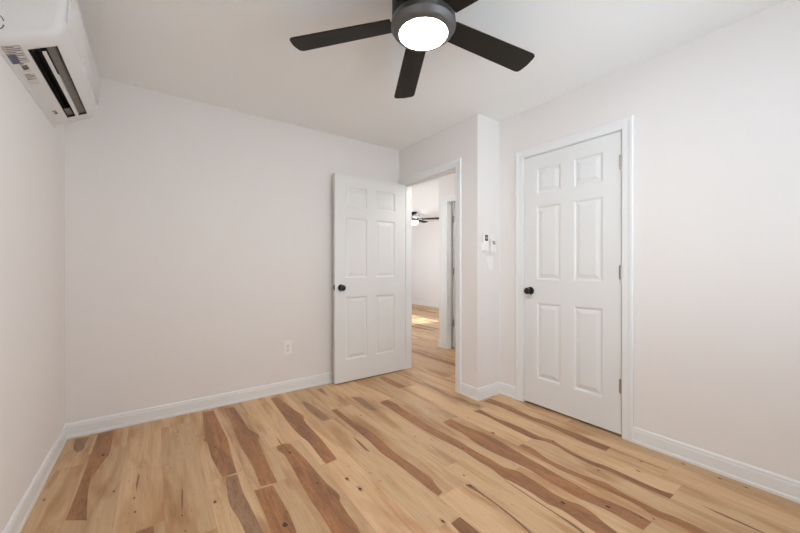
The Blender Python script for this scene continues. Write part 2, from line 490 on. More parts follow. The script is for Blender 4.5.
# boards the photo does not show clearly get streaks of the same kind
def traced(x0, x1, ya, yb):
    return x0 < 3.02 and yb > -2.75 and ya < -0.0
for (x0, x1, ya, yb, vec) in plank_of:
    if traced(x0, x1, ya, yb):
        continue
    if random.random() < 0.45 and yb - ya > 0.4:
        w = x1 - x0
        left = random.random() < 0.5
        s0, s1 = ya + 0.001, yb - random.choice((0.001, 0.001, 0.3))
        n = 12
        ph, amp = random.uniform(0, 6), random.uniform(0.1, 0.3) * w
        inner = []
        for i in range(n + 1):
            t = i / n
            inner.append((w * 0.42 + amp * sin(ph + 5 * t) * 0.6 + amp * 0.3 * sin(ph * 2 + 11 * t), s0 + (s1 - s0) * t))
        if left:
            pts = [(x0 + 0.001, s0)] + [(x0 + a, b) for a, b in inner] + [(x0 + 0.001, s1)]
        else:
            pts = [(x1 - 0.001, s0)] + [(x1 - a, b) for a, b in inner] + [(x1 - 0.001, s1)]
        face(pts, 0.0003, random.choice((1, 1, 2, 3)), (random.random(), random.random(), 0.4))
    for _ in range(2):
        knot(random.uniform(x0 + 0.02, x1 - 0.02), random.uniform(ya, yb), random.uniform(0.5, 1.2))

for f in fb.faces:
    f.normal_update()
    if f.normal.z < 0:
        f.normal_flip()
floor = obj('floor', fb, [M['wood'], M['wood_b'], M['wood_g'], M['wood_s'], M['crack'], M['knot'], M['seam'], M['halo']], recalc=False)
floor['kind'] = 'structure'
floor['label'] = 'light hickory plank floor with brown heartwood streaks and knots'

# ------------------------------------------------------------------ shell
def wall_x(name, x0, x1, y0, y1, holes=(), label=None, m='wall', zmax=H):
    """a wall whose thickness runs in x; holes are (ya, yb, za, zb) along y"""
    bm = bmesh.new()
    cur = y0
    for ya, yb, za, zb in sorted(holes):
        bx(bm, x0, x1, cur, ya, 0, zmax)
        if za > 0:
            bx(bm, x0, x1, ya, yb, 0, za)
        bx(bm, x0, x1, ya, yb, zb, zmax)
        cur = yb
    bx(bm, x0, x1, cur, y1, 0, zmax)
    return struct(name, bm, M[m], label)

def wall_y(name, x0, x1, y0, y1, holes=(), label=None, m='wall'):
    bm = bmesh.new()
    cur = x0
    for xa, xb, za, zb in sorted(holes):
        bx(bm, cur, xa, y0, y1, 0, H)
        if za > 0:
            bx(bm, xa, xb, y0, y1, 0, za)
        bx(bm, xa, xb, y0, y1, zb, H)
        cur = xb
    bx(bm, cur, x1, y0, y1, 0, H)
    return struct(name, bm, M[m], label)

struct('ceiling', box(-T, XF + T, YR - T, YF + T, H, H + 0.15), M['ceiling'], 'flat off-white painted ceiling')

WL = (-3.45, -2.62, 0.60, 2.20)          # window in the left wall, behind the view
WR = (1.35, 2.70, 0.70, 2.20)
WS = (-3.70, -3.06, 0.60, 2.20)         # unseen window added in the right wall to even out the light            # window in the rear wall, behind the camera
WN = (4.55, 5.75, 1.00, 2.05)            # window of the far room, lets the sun patch in
WE = (-2.2, -0.9, 0.8, 2.1)              # unseen window added to light the room behind the hall door
WF = (0.9, 2.6, 0.4, 2.15)  # unseen far-room window, added for more light
WW = (0.9, 4.9, 0.35, 2.2)               # unseen far-room window, added to light the visible wall               # far room, added second window
DH = 2.05
DY0, DY1 = -0.889, -0.065                # doorway to the hall
CY0, CY1 = -2.142, -1.402                # closet door opening
KY0, KY1 = -0.50, 0.325                  # door across the hall

wall_x('wall_left', -T, 0, YR - T, T, [WL], 'off-white painted wall on the left carrying the air conditioner')
wall_y('wall_back', 0, X1 + T, 0, T, (), 'plain off-white painted wall behind the open door')
wall_x('wall_doorway', X1, X1 + T, -D, 0, [(DY0 - 0.02, DY1 + 0.02, 0, DH + 0.02)], 'short off-white wall holding the open doorway to the hall')
wall_y('wall_return', X1 + T, X3, -D, -D + T, (), 'narrow off-white return wall with the light switch')
wall_x('wall_right', X2, X2 + T, YR - T, -D, [(CY0 - 0.02, CY1 + 0.02, 0, DH + 0.02), WS], 'off-white painted wall on the right with the closet door')
wall_y('wall_rear', 0, X2, YR - T, YR, [WR])
wall_x('wall_hall', X3, X3 + 0.075, -D - 0.6, 0.50, [(KY0 - 0.02, KY1 + 0.015, 0, DH + 0.02)], 'white wall across the hall')
wall_y('wall_partition', X3 + 0.075, XF, 0.40, 0.50)
wall_x('wall_far_side', XF, XF + T, -3.0, YF + T, [(WE[0], WE[1], WE[2], WE[3]), (WF[0], WF[1], WF[2], WF[3])], 'white far wall of the next room')
wall_y('wall_far_end', X1, XF, YF, YF + T, [WN])
wall_x('wall_far_near', X1, X1 + T, T, YF, [WW])
wall_y('wall_closet', X2 + T, XF, -3.0 - T, -3.0 + 0.0)
wall_x('wall_closet_side', X3, X3 + 0.1, -3.0, -D - 0.6)

def window(name, axis, a0, a1, z0, z1, pos, inward, thick=T):
    """double-hung window in an opening; pos = the wall's inner face, inward = +1/-1 direction into the room"""
    fr = bmesh.new()
    out = pos - inward * thick
    def b(bm, u0, u1, d0, d1, w0, w1):
        d0, d1 = sorted((d0, d1))
        if axis == 'x':
            bx(bm, d0, d1, u0, u1, w0, w1)
        else:
            bx(bm, u0, u1, d0, d1, w0, w1)
    w = 0.045
    dm0, dm1 = pos - inward * 0.09, pos - inward * 0.05
    b(fr, a0, a0 + w, out, pos, z0, z1)
    b(fr, a1 - w, a1, out, pos, z0, z1)
    b(fr, a0 + w, a1 - w, out, pos, z0, z0 + w)
    b(fr, a0 + w, a1 - w, out, pos, z1 - w, z1)
    zm = (z0 + z1) / 2
    b(fr, a0 + w, a1 - w, dm0, dm1, zm - 0.02, zm + 0.02)
    am = (a0 + a1) / 2
    b(fr, am - 0.025, am + 0.025, dm0, dm1, z0 + w, z1 - w)
    o = struct(name, fr, M['trim'], 'white framed window')
    g = bmesh.new()
    dg = pos - inward * 0.07
    for (u0, u1) in ((a0 + w, am - 0.025), (am + 0.025, a1 - w)):
        for (w0, w1) in ((z0 + w, zm - 0.02), (zm + 0.02, z1 - w)):
            b(g, u0, u1, dg - 0.002, dg + 0.002, w0, w1)
    obj('pane', g, M['glass'], o)
    return o

def pz_(w): return (w[2] + w[3]) / 2
window('window_1', 'x', *WL, 0, 1)
window('window_2', 'y', *WR, YR, 1)
window('fill_window_7', 'x', *WS, X2, -1)
portal('daylight_right', (X2 + T + 0.02, (WS[0] + WS[1]) / 2, pz_(WS)), (-1, 0, 0), WS[1] - WS[0], WS[3] - WS[2])
window('window_3', 'y', *WN, YF, -1)
window('fill_window_4', 'x', *WE, XF, -1)
window('fill_window_5', 'x', *WF, XF, -1)
window('fill_window_6', 'x', *WW, X1 + T, 1)
portal('daylight_far_near', (X1 - 0.02, (WW[0] + WW[1]) / 2, (WW[2] + WW[3]) / 2), (1, 0, 0), WW[1] - WW[0], WW[3] - WW[2])
def pz(w): return (w[2] + w[3]) / 2
portal('daylight_left', (-T - 0.02, (WL[0] + WL[1]) / 2, pz(WL)), (1, 0, 0), WL[1] - WL[0], WL[3] - WL[2])
portal('daylight_rear', ((WR[0] + WR[1]) / 2, YR - T - 0.02, pz(WR)), (0, 1, 0), WR[1] - WR[0], WR[3] - WR[2])
portal('daylight_far_end', ((WN[0] + WN[1]) / 2, YF + T + 0.02, pz(WN)), (0, -1, 0), WN[1] - WN[0], WN[3] - WN[2])
portal('daylight_side_room', (XF + T + 0.02, (WE[0] + WE[1]) / 2, pz(WE)), (-1, 0, 0), WE[1] - WE[0], WE[3] - WE[2])
portal('daylight_far_side', (XF + T + 0.02, (WF[0] + WF[1]) / 2, pz(WF)), (-1, 0, 0), WF[1] - WF[0], WF[3] - WF[2])

# ------------------------------------------------------------------ baseboards
BP = [(0, 0), (0.015, 0), (0.015, 0.014), (0.0115, 0.021), (0.0115, 0.076), (0.0095, 0.081), (0.0095, 0.092), (0.005, 0.100), (0, 0.100)]
def baseboard(name, p0, p1, nrm, m0=0, m1=0, label='white painted baseboard'):
    """p0->p1 along the wall foot, nrm into the room; m = +1 grows with depth (outside corner), -1 shrinks (inside corner)"""
    p0, p1, nrm = Vector(p0), Vector(p1), Vector(nrm)
    d = (p1 - p0).normalized()
    bm = bmesh.new()
    a = []
    b = []
    for t, z in BP:
        q = p0 + nrm * t - d * (t * m0)
        a.append(bm.verts.new((q.x, q.y, z)))
        q = p1 + nrm * t + d * (t * m1)
        b.append(bm.verts.new((q.x, q.y, z)))
    n = len(BP)
    bm.faces.new(a)
    bm.faces.new(b)
    for i in range(n):
        j = (i + 1) % n
        bm.faces.new((a[i], a[j], b[j], b[i]))
    return struct(name, bm, M['trim'], label)

CW = 0.068
baseboard('baseboard_left', (0, YR), (0, 0), (1, 0), -1, -1, 'white baseboard along the left wall')
baseboard('baseboard_back', (0, 0), (X1, 0), (0, -1), -1, -1, 'white baseboard along the back wall')
baseboard('baseboard_doorway', (X1, DY0 - CW), (X1, -D), (-1, 0), 0, 1, 'short white baseboard beside the doorway casing')
baseboard('baseboard_return', (X1, -D), (X2, -D), (0, -1), 1, -1, 'white baseboard under the light switch')
baseboard('baseboard_closet', (X2, -D), (X2, CY1 + CW), (-1, 0), -1, 0, 'tiny white baseboard between corner and closet casing')
baseboard('baseboard_right', (X2, CY0 - CW), (X2, YR), (-1, 0), 0, -1, 'long white baseboard right of the closet door')
baseboard('baseboard_hall', (X3, KY1 + 0.115), (X3, 0.50), (-1, 0), 0, 1, 'white baseboard at the hall corner')
baseboard('baseboard_hall_end', (X3, 0.50), (XF, 0.50), (0, 1), 1, -1)
baseboard('baseboard_far', (XF, 0.50), (XF, YF), (-1, 0), -1, -1, 'white baseboard of the far room')

# ------------------------------------------------------------------ casings and jambs
def casing(name, xface, nx, ya, yb, ztop, wl_, wr, label):
    """moulded casing around an opening in an x-wall: from foot up, across, and down, mitred"""
    prof = [(0.0, 0.0), (0.0, 0.009), (0.08, 0.011), (0.18, 0.012), (0.55, 0.013), (0.72, 0.017), (0.93, 0.018), (1.0, 0.014), (1.0, 0.0)]
    bm = bmesh.new()
    rings = []
    for y, z, sy, sz in ((yb, 0, 1, 0), (yb, ztop, 1, 1), (ya, ztop, -1, 1), (ya, 0, -1, 0)):
        w = wr if sy > 0 else wl_
        rings.append([bm.verts.new((xface + nx * t, y + sy * f * w, z + sz * f * CW)) for f, t in prof])
    n = len(prof)
    for a, b in zip(rings, rings[1:]):
        for i in range(n):
            j = (i + 1) % n
            bm.faces.new((a[i], a[j], b[j], b[i]))
    bm.faces.new(rings[0])
    bm.faces.new(rings[-1])
    return struct(name, bm, M['trim'], label)

def jamb(name, x0, x1, ya, yb, ztop, stop_x, label, t=0.018):
    bm = bmesh.new()
    bx(bm, x0, x1, ya - t, ya, 0, ztop)
    bx(bm, x0, x1, yb, yb + t, 0, ztop)
    bx(bm, x0, x1, ya - t, yb + t, ztop, ztop + t)
    s0, s1 = stop_x
    bx(bm, s0, s1, ya, ya + 0.011, 0, ztop)
    bx(bm, s0, s1, yb - 0.011, yb, 0, ztop)
    bx(bm, s0, s1, ya + 0.011, yb - 0.011, ztop - 0.011, ztop)
    return struct(name, bm, M['trim'], label)

casing('trim_1', X1, -1, DY0 - 0.004, DY1 + 0.004, DH + 0.004, CW, 0.056, 'white casing around the open doorway')
jamb('trim_2', X1, X1 + T, DY0, DY1, DH, (X1 + 0.04, X1 + 0.075), 'white jamb of the open doorway')
casing('trim_3', X1 + T, 1, DY0 - 0.004, DY1 + 0.004, DH + 0.004, CW, 0.056, 'white casing on the hall side of the doorway')
casing('trim_4', X2, -1, CY0 - 0.003, CY1 + 0.003, DH + 0.003, CW, CW, 'white casing around the closed closet door')
jamb('trim_5', X2, X2 + T, CY0, CY1, DH, (X2 + 0.037, X2 + 0.07), 'white jamb of the closet door')
casing('trim_6', X3, -1, KY0 - 0.004, KY1 + 0.004, DH - 0.005, 0.115, 0.115, 'white casing of the doorway across the hall')
jamb('trim_7', X3, X3 + 0.075, KY0, KY1, DH, (X3 + 0.02, X3 + 0.055), 'white jamb across the hall', t=0.013)

# ------------------------------------------------------------------ doors
def door_mesh(W, Hd=2.03, th=0.035):
    """six-panel leaf: x 0..W, y 0..-th (front face at y=-th), z 0..Hd"""
    bm = bmesh.new()
    st, mu = 0.112, 0.098
    pw = (W - 2 * st - mu) / 2
    xs = [0, st, st + pw, st + pw + mu, W - st, W]
    zs = [0, Hd - 1.817, Hd - 1.198, Hd - 1.013, Hd - 0.416, Hd - 0.316, Hd - 0.105, Hd]
    pan_i = (1, 3)
    pan_j = (1, 3, 5)
    for side in (0, 1):
        y0 = -th if side == 0 else 0
        s = 1 if side == 0 else -1
        for i in range(5):
            for j in range(7):
                xa, xb, za, zb = xs[i], xs[i + 1], zs[j], zs[j + 1]
                if i in pan_i and j in pan_j:
                    rings = []
                    for ins, dep in ((0, 0), (0.006, 0.002), (0.014, 0.0095), (0.022, 0.0095), (0.050, 0.0025)):
                        rings.append([bm.verts.new((x, y0 + s * dep, z)) for x, z in
                                      ((xa + ins, za + ins), (xb - ins, za + ins), (xb - ins, zb - ins), (xa + ins, zb - ins))])
                    for a, b in zip(rings, rings[1:]):
                        for k in range(4):
                            bm.faces.new((a[k], a[(k + 1) % 4], b[(k + 1) % 4], b[k]))
                    bm.faces.new(rings[-1])
                else:
                    bm.faces.new([bm.verts.new((x, y0, z)) for x, z in ((xa, za), (xb, za), (xb, zb), (xa, zb))])
    for (a, b) in (((0, 0), (0, Hd)), ((W, 0), (W, Hd)), ((0, 0), (W, 0)), ((0, Hd), (W, Hd))):
        bm.faces.new([bm.verts.new(p) for p in ((a[0], 0, a[1]), (b[0], 0, b[1]), (b[0], -th, b[1]), (a[0], -th, a[1]))])
    bmesh.ops.remove_doubles(bm, verts=bm.verts, dist=1e-5)
    return bm

def knob_bm(depth=0.062):
    bm = bmesh.new()
    k = depth / 0.062
    prof = [(0, 0), (0.0325, 0), (0.0325, 0.003), (0.030, 0.0075), (0.022, 0.010), (0.0125, 0.012), (0.0115, 0.024), (0.014, 0.030), (0.022, 0.034),
            (0.0268, 0.041), (0.028, 0.048), (0.0262, 0.055), (0.020, 0.060), (0.010, 0.062), (0, 0.0625)]
    return lathe(bm, [(r, z * k) for r, z in prof], 32)

def add_knob(parent, x, y, z, front=True, depth=0.062, label='black round door knob'):
    o = obj('door_knob', knob_bm(depth), M['black'], parent, smooth=True, loc=(x, y, z))
    o.rotation_euler = (R(90) if front else R(-90), 0, 0)
    o['label'] = label
    return o

def hinge_bm(h=0.089, leaf=0.022):
    """knuckle along z at the origin with a thin leaf to each side (in x)"""
    bm = bmesh.new()
    for k in range(5):
        z0 = -h / 2 + k * h / 5
        lathe(bm, [(0, z0), (0.0062, z0 + 0.0004), (0.0062, z0 + h / 5 - 0.0008), (0, z0 + h / 5 - 0.0004)], 12)
    lathe(bm, [(0, h / 2), (0.005, h / 2), (0.005, h / 2 + 0.003), (0, h / 2 + 0.005)], 12)
    lathe(bm, [(0, -h / 2 - 0.005), (0.005, -h / 2 - 0.003), (0.005, -h / 2), (0, -h / 2)], 12)
    bx(bm, -leaf, leaf, 0.0005, 0.0025, -h / 2, h / 2)
    return bm

def door(name, W, loc, rotz, label, hinge_x, knob_x, hinge_z, hinge_front=True, hmat='nickel', Hd=2.03, knob_back=0.062, knobs=True, hy=None, leaf=0.012):
    o = obj(name, door_mesh(W, Hd), M['door'])
    o['kind'] = 'structure'
    o['label'] = label
    o.location = loc
    o.rotation_euler = (0, 0, rotz)
    if knobs:
        add_knob(o, knob_x, -0.035, 0.925, True)
        if knob_back:
            add_knob(o, knob_x, 0, 0.925, False, knob_back)
    for z in hinge_z:
        h = obj('hinge', hinge_bm(leaf=leaf), M[hmat], o, smooth=True, loc=(hinge_x, (-0.041 if hinge_front else 0.004) if hy is None else hy, z))
        h['label'] = 'metal butt hinge'
    return o

# closet door, closed: leaf in the right wall, front towards -x
W1 = (CY1 - CY0) - 0.007
d1 = door('door_1', W1, (X2 + 0.035, CY1 - 0.003, 0.016), -pi / 2, 'closed white six-panel closet door with black knob', W1 + 0.002, 0.058,
          (1.823, 1.085, 0.325), True, 'nickel')
# open door, folded back nearly against the back wall
W2 = 0.818
d2 = door('door_2', W2, (2.703 - W2, -0.070, 0.012), 0, 'white six-panel door standing open against the back wall', W2 + 0.004, 0.062,
          (1.80, 1.07, 0.32), True, 'trim', knob_back=0.055, hy=-0.030, leaf=0.006)
lp = obj('latch_plate', box(-0.0015, 0.0005, -0.030, -0.006, 0.90, 0.955), M['black'], d2)
lp['label'] = 'black latch plate on the door edge'
obj('latch_bolt', box(-0.012, -0.0015, -0.023, -0.013, 0.919, 0.935), M['dark_nickel'], d2)
# the door across the hall, opened into its room
d3 = door('door_3', 0.76, (X3 + 0.092, 0.325, 0.012), 0, 'white door standing open across the hall', -0.010, 0.70,
          (1.797, 1.07, 0.347), True, 'nickel', knobs=False, hy=-0.036, leaf=0.014)

# ------------------------------------------------------------------ ceiling fans
def blade_bm(r0, r1, w, pitch, th=0.007, wr=0.112):
    """flat blade along +x, squared tip with rounded corners"""
    bm = bmesh.new()
    pts = [(r0, -wr / 2), (r1 - 0.03, -w / 2), (r1 - 0.018, -w / 2 + 0.001), (r1 - 0.006, -w / 2 + 0.008), (r1 - 0.001, -w / 2 + 0.022),
           (r1 + 0.004, 0), (r1 - 0.001, w / 2 - 0.022), (r1 - 0.006, w / 2 - 0.008), (r1 - 0.018, w / 2 - 0.001), (r1 - 0.03, w / 2), (r0, wr / 2)]
    prism(bm, pts, -th / 2, th / 2, Matrix.Rotation(pitch, 4, 'X'))
    return bm

def fan(name, label, x, y, phase, zb, kind, rad=0.655, droop=0.0, zr=None, lit='glass_lit'):
    t = thing(name, label, 'ceiling fan', (x, y, H))
    zb -= H
    zr = zb if zr is None else zr - H
    if kind == 'hugger':
        top = [(0, 0), (0.098, 0), (0.104, -0.006), (0.110, -0.03), (0.120, -0.05), (0.140, -0.058), (0.146, -0.066), (0.147, zr + 0.03), (0.146, zr + 0.012), (0, zr + 0.018)]
        obj('motor_housing', lathe(bmesh.new(), top, 64), M['fan_black'], t, smooth=True)
        rim = [(0, zr + 0.016), (0.1475, zr + 0.014), (0.1500, zr + 0.008), (0.1505, zr - 0.010), (0.1520, zr - 0.012), (0.1520, zr - 0.015), (0.1480, zr - 0.019),
               (0.140, zr - 0.034), (0.128, zr - 0.045), (0.114, zr - 0.049), (0.111, zr - 0.046), (0.110, zr - 0.030), (0, zr - 0.030)]
        obj('light_ring', lathe(bmesh.new(), rim, 72), M['fan_rim'], t, smooth=True)['label'] = 'dark grey metal ring around the light'
        dome = [(0.1095, zr - 0.034), (0.1095, zr - 0.042), (0.107, zr - 0.049), (0.098, zr - 0.057), (0.075, zr - 0.063), (0.045, zr - 0.067), (0, zr - 0.069)]
        g = obj('glass_shade', lathe(bmesh.new(), dome, 64), M[lit], t, smooth=True)
        g['label'] = 'glowing round white glass shade'
        for k, a in enumerate((R(-22), R(158))):
            c = obj('retaining_clip', box(-0.006, 0.006, -0.004, 0.004, -0.006, 0.004), M['fan_rim'], t, bevel=0.001)
            c.location = (0.112 * cos(a), 0.112 * sin(a), zr - 0.047)
            c.rotation_euler = (0, 0, a)
    else:
        obj('canopy', lathe(bmesh.new(), [(0, 0), (0.075, 0), (0.072, -0.03), (0.045, -0.065), (0.014, -0.07), (0.014, zb + 0.08), (0, zb + 0.08)], 32), M['fan_black'], t, smooth=True)
        obj('motor_housing', lathe(bmesh.new(), [(0, zb + 0.09), (0.05, zb + 0.085), (0.105, zb + 0.05), (0.12, zb + 0.02), (0.115, zb - 0.02), (0.09, zb - 0.045), (0, zb - 0.045)], 40), M['fan_black'], t, smooth=True)
        g = obj('glass_shade', lathe(bmesh.new(), [(0, zb - 0.045), (0.10, zb - 0.05), (0.115, zb - 0.07), (0.10, zb - 0.11), (0.06, zb - 0.13), (0, zb - 0.135)], 40), M[lit], t, smooth=True)
        g['label'] = 'glowing white glass bowl'
    for k in range(5):
        a = phase - k * 2 * pi / 5
        b = obj('blade', blade_bm(0.15 if kind == 'hugger' else 0.20, rad, 0.135, -0.171), M['blade'], t, bevel=0.0012)
        b.location = (0, 0, zb)
        b.rotation_euler = (0, math.atan(droop / rad), a)
        ir = obj('blade_iron', box(0.09, 0.21, -0.02, 0.02, 0.0045, 0.0085), M['fan_black'], b, bevel=0.001)
        ir.rotation_euler = (-0.179, 0, 0)
    return t

fan('ceiling_fan', 'dark five-blade ceiling fan with a lit round light, near the camera', 1.503, -1.890, 2.332, 2.295, 'hugger', droop=0.041, zr=2.271)
fan('ceiling_fan', 'small distant black ceiling fan seen through the open doorway', 5.51, 3.30, R(22), 2.285, 'rod', lit='glass_lit_far')

hl = thing('hall_fill_light', 'unseen round white fill light added on the hall ceiling', 'fill light', (3.31, -0.62, H))  # lamp added out of view to brighten the hall wall and casing
obj('fill_base_plate', lathe(bmesh.new(), [(0, 0), (0.14, 0), (0.14, -0.02), (0.13, -0.025), (0, -0.025)], 40), M['trim'], hl, smooth=True)
obj('glass_shade', lathe(bmesh.new(), [(0, -0.024), (0.128, -0.024), (0.128, -0.04), (0.11, -0.07), (0.06, -0.088), (0, -0.092)], 40), M['fill_lit_hall'], hl, smooth=True)  # glowing dome of the added fill lamp

# ------------------------------------------------------------------ air conditioner on the left wall
ac = thing('air_conditioner', 'white wall-mounted split air conditioner high on the left wall', 'air conditioner', (0.0, -0.74, 1.97))
AY0, AY1 = -1.22 + 0.74, -0.28 + 0.74        # local y range
# outline (x, z - 1.97): wall foot, along the underside, round the front, back over the top
prof = [(0.0, 0.0), (0.035, 0.017), (0.072, 0.036), (0.152, 0.080), (0.172, 0.098), (0.185, 0.122), (0.194, 0.165), (0.200, 0.23), (0.203, 0.30), (0.201, 0.345),
        (0.192, 0.362), (0.17, 0.368), (0.0, 0.368)]
VENT = 2                                       # the segment prof[2]->prof[3] is open
st = [(AY0, 0.036), (AY0 + 0.003, 0.024), (AY0 + 0.011, 0.011), (AY0 + 0.028, 0.0), (AY0 + 0.075, 0.0), (AY1 - 0.105, 0.0), (AY1 - 0.026, 0.0),
      (AY1 - 0.012, 0.007), (AY1 - 0.004, 0.016), (AY1, 0.026)]
def inset(ins):
    if ins == 0:
        return prof
    return [(x * (1 - ins / 0.20), 0.184 + (z - 0.184) * (1 - ins / 0.184)) for x, z in prof]
bm = bmesh.new()
rows = []
for y, ins in st:
    rows.append([bm.verts.new((x, y, z)) for x, z in inset(ins)])
for ri in range(len(rows) - 1):
    a, b = rows[ri], rows[ri + 1]
    for i in range(len(prof) - 1):
        if i == VENT and ri == 4:
            continue
        bm.faces.new((a[i], a[i + 1], b[i + 1], b[i]))
bm.faces.new(rows[0])
bm.faces.new(rows[-1])
obj('housing', bm, M['ac'], ac, smooth=True)
# the air outlet: a recess behind the open strip
VY0, VY1 = AY0 + 0.075, AY1 - 0.105
pA, pB = Vector((0.072, 0, 0.036)), Vector((0.152, 0, 0.080))
dirv = (pB - pA).normalized()
up = Vector((-dirv.z, 0, dirv.x))
def strip(bm, s0, s1, h0, h1, y0, y1):
    """box in vent coordinates: s along the opening, h into the unit"""
    v = []
    for y in (y0, y1):
        for s, h in ((s0, h0), (s1, h0), (s1, h1), (s0, h1)):
            q = pA + dirv * s + up * h
            v.append(bm.verts.new((q.x, y, q.z)))
    for f in ((0, 1, 2, 3), (7, 6, 5, 4), (0, 4, 5, 1), (1, 5, 6, 2), (2, 6, 7, 3), (3, 7, 4, 0)):
        bm.faces.new([v[i] for i in f])
L = (pB - pA).length
bm = bmesh.new()
strip(bm, -0.003, 0.001, 0.0, 0.06, VY0, VY1)
strip(bm, L - 0.001, L + 0.003, 0.0, 0.06, VY0, VY1)
strip(bm, -0.003, L + 0.003, 0.06, 0.064, VY0, VY1)
strip(bm, -0.003, L + 0.003, 0.0, 0.06, VY0 - 0.003, VY0)
strip(bm, -0.003, L + 0.003, 0.0, 0.06, VY1, VY1 + 0.003)
obj('outlet_duct', bm, M['ac_dark'], ac)['label'] = 'dark air outlet recess'
bm = bmesh.new()
n = 34
for i in range(n):
    y = VY0 + 0.015 + (VY1 - VY0 - 0.03) * i / (n - 1)
    strip(bm, 0.004, 0.030, 0.034, 0.05, y - 0.0008, y + 0.0008)
strip(bm, 0.012, 0.016, 0.036, 0.048, VY0 + 0.012, VY1 - 0.012)
obj('outlet_grille', bm, M['ac_dark'], ac)
# swinging flap (white edge) and its grey underside towards the front
bm = bmesh.new()
strip(bm, 0.037, 0.051, -0.002, 0.003, VY0 + 0.03, VY1 - 0.004)
fl = obj('louver', bm, M['ac'], ac, bevel=0.001)
bm = bmesh.new()
n = 44
for i in range(n):
    y = VY0 + 0.25 + (VY1 - VY0 - 0.27) * i / (n - 1)
    strip(bm, 0.051, 0.0565, -0.0015, 0.004, y - 0.003, y + 0.003)
obj('louver_teeth', bm, M['ac_fin'], fl)
bm = bmesh.new()
strip(bm, 0.058, L - 0.001, 0.008, 0.012, VY0 + 0.003, VY1 - 0.002)
obj('inner_flap', bm, M['ac_grey'], ac)['label'] = 'grey inner flap'
bm = bmesh.new()
strip(bm, 0.004, 0.032, 0.010, 0.014, VY1 - 0.10, VY1 - 0.002)
obj('drip_guard', bm, M['ac_grey'], ac)
# front panel: a thin shell over the upper front
bm = bmesh.new()
fp = [(0.194, 0.165), (0.200, 0.23), (0.203, 0.30), (0.201, 0.342), (0.194, 0.357)]
off = [(0.1943, 0.1655), (0.2030, 0.23), (0.2058, 0.30), (0.204, 0.345), (0.196, 0.360)]
ys = [AY0 + 0.016, AY0 + 0.022, AY1 - 0.022, AY1 - 0.016]
rows = []
for k, y in enumerate(ys):
    src = fp if k in (0, 3) else off
    rows.append([bm.verts.new((x, y, z)) for x, z in src])
for a, b in zip(rows, rows[1:]):
    for i in range(len(fp) - 1):
        bm.faces.new((a[i], a[i + 1], b[i + 1], b[i]))
back = [[bm.verts.new((x - 0.004, y, z)) for x, z in fp] for y in (ys[0], ys[-1])]
for i in range(len(fp) - 1):
    bm.faces.new((back[0][i], back[0][i + 1], back[1][i + 1], back[1][i]))
    bm.faces.new((rows[0][i], rows[0][i + 1], back[0][i + 1], back[0][i]))
    bm.faces.new((rows[-1][i], rows[-1][i + 1], back[1][i + 1], back[1][i]))
for i in (0, len(fp) - 1):
    bm.faces.new([r[i] for r in rows] + [back[1][i], back[0][i]])
obj('front_panel', bm, M['ac_panel'], ac, smooth=True)

def on_front(bm, y0, y1, z0, z1):
    bx(bm, 0.2035, 0.2068, y0, y1, z0, z1)
bm = bmesh.new()
path = [(-0.125, 0.176), (-0.105, 0.168), (-0.085, 0.172), (-0.070, 0.160), (-0.052, 0.166), (-0.040, 0.152), (-0.022, 0.158), (-0.010, 0.148)]
rb = []
for (y, z) in path:
    rb.append([bm.verts.new((x, y, z + d)) for x, d in ((0.192, -0.0032), (0.1985, -0.0032), (0.1985, 0.0032), (0.192, 0.0032))])
for p, q in zip(rb, rb[1:]):
    for k in range(4):
        bm.faces.new((p[k], p[(k + 1) % 4], q[(k + 1) % 4], q[k]))
bm.faces.new(rb[0])
bm.faces.new(rb[-1])
obj('silver_mark', bm, M['silver'], ac)['label'] = 'small silver mark on the front panel'

# dark printed arcs on the near end cap
bm = bmesh.new()
for t0, t1 in ((-85, -12), (18, 85)):
    seg = 10
    for i in range(seg):
        a0, a1 = R(t0 + (t1 - t0) * i / seg), R(t0 + (t1 - t0) * (i + 1) / seg)
        q = [(0.011 + rx * cos(a), 0.078 + rz * sin(a)) for rx, rz in ((0.011, 0.023), (0.015, 0.027)) for a in (a0, a1)]
        v = [bm.verts.new((x, AY0 - 0.0008, z)) for x, z in (q[0], q[1], q[3], q[2])]
        w_ = [bm.verts.new((x, AY0 + 0.0005, z)) for x, z in (q[0], q[1], q[3], q[2])]
        bm.faces.new(v)
        bm.faces.new(w_)
        for k in range(4):
            bm.faces.new((v[k], v[(k + 1) % 4], w_[(k + 1) % 4], w_[k]))
obj('printed_mark', bm, M['ink'], ac)['label'] = 'dark curved printed mark on the end cap'

# stickers under the unit, on the sloping underside between wall and outlet
pU = Vector((0.0, 0, 0.0))
dU = (pA - pU).normalized()
uU = Vector((-dU.z, 0, dU.x))
def sticker(name, m, s0, s1, y0, y1, bars, label=None, parent=ac):
    def q(bm, a0, a1, c0, c1, h0, h1):
        v = []
        for y in (c0, c1):
            for s, h in ((a0, h0), (a1, h0), (a1, h1), (a0, h1)):
                p = pU + dU * s + uU * h
                v.append(bm.verts.new((p.x, y, p.z)))
        for f in ((0, 1, 2, 3), (7, 6, 5, 4), (0, 4, 5, 1), (1, 5, 6, 2), (2, 6, 7, 3), (3, 7, 4, 0)):
            bm.faces.new([v[i] for i in f])
    bm = bmesh.new()
    q(bm, s0, s1, y0, y1, -0.0012, 0.0006)
    o = obj(name, bm, m, parent)
    if label:
        o['label'] = label
    if bars:
        bm = bmesh.new()
        for (a0, a1, c0, c1) in bars:
            w, h = s1 - s0, y1 - y0
            q(bm, s0 + a0 * w, s0 + a1 * w, y0 + c0 * h, y0 + c1 * h, -0.0017, -0.0010)
        obj('print', bm, M['ink'], o)
    return o
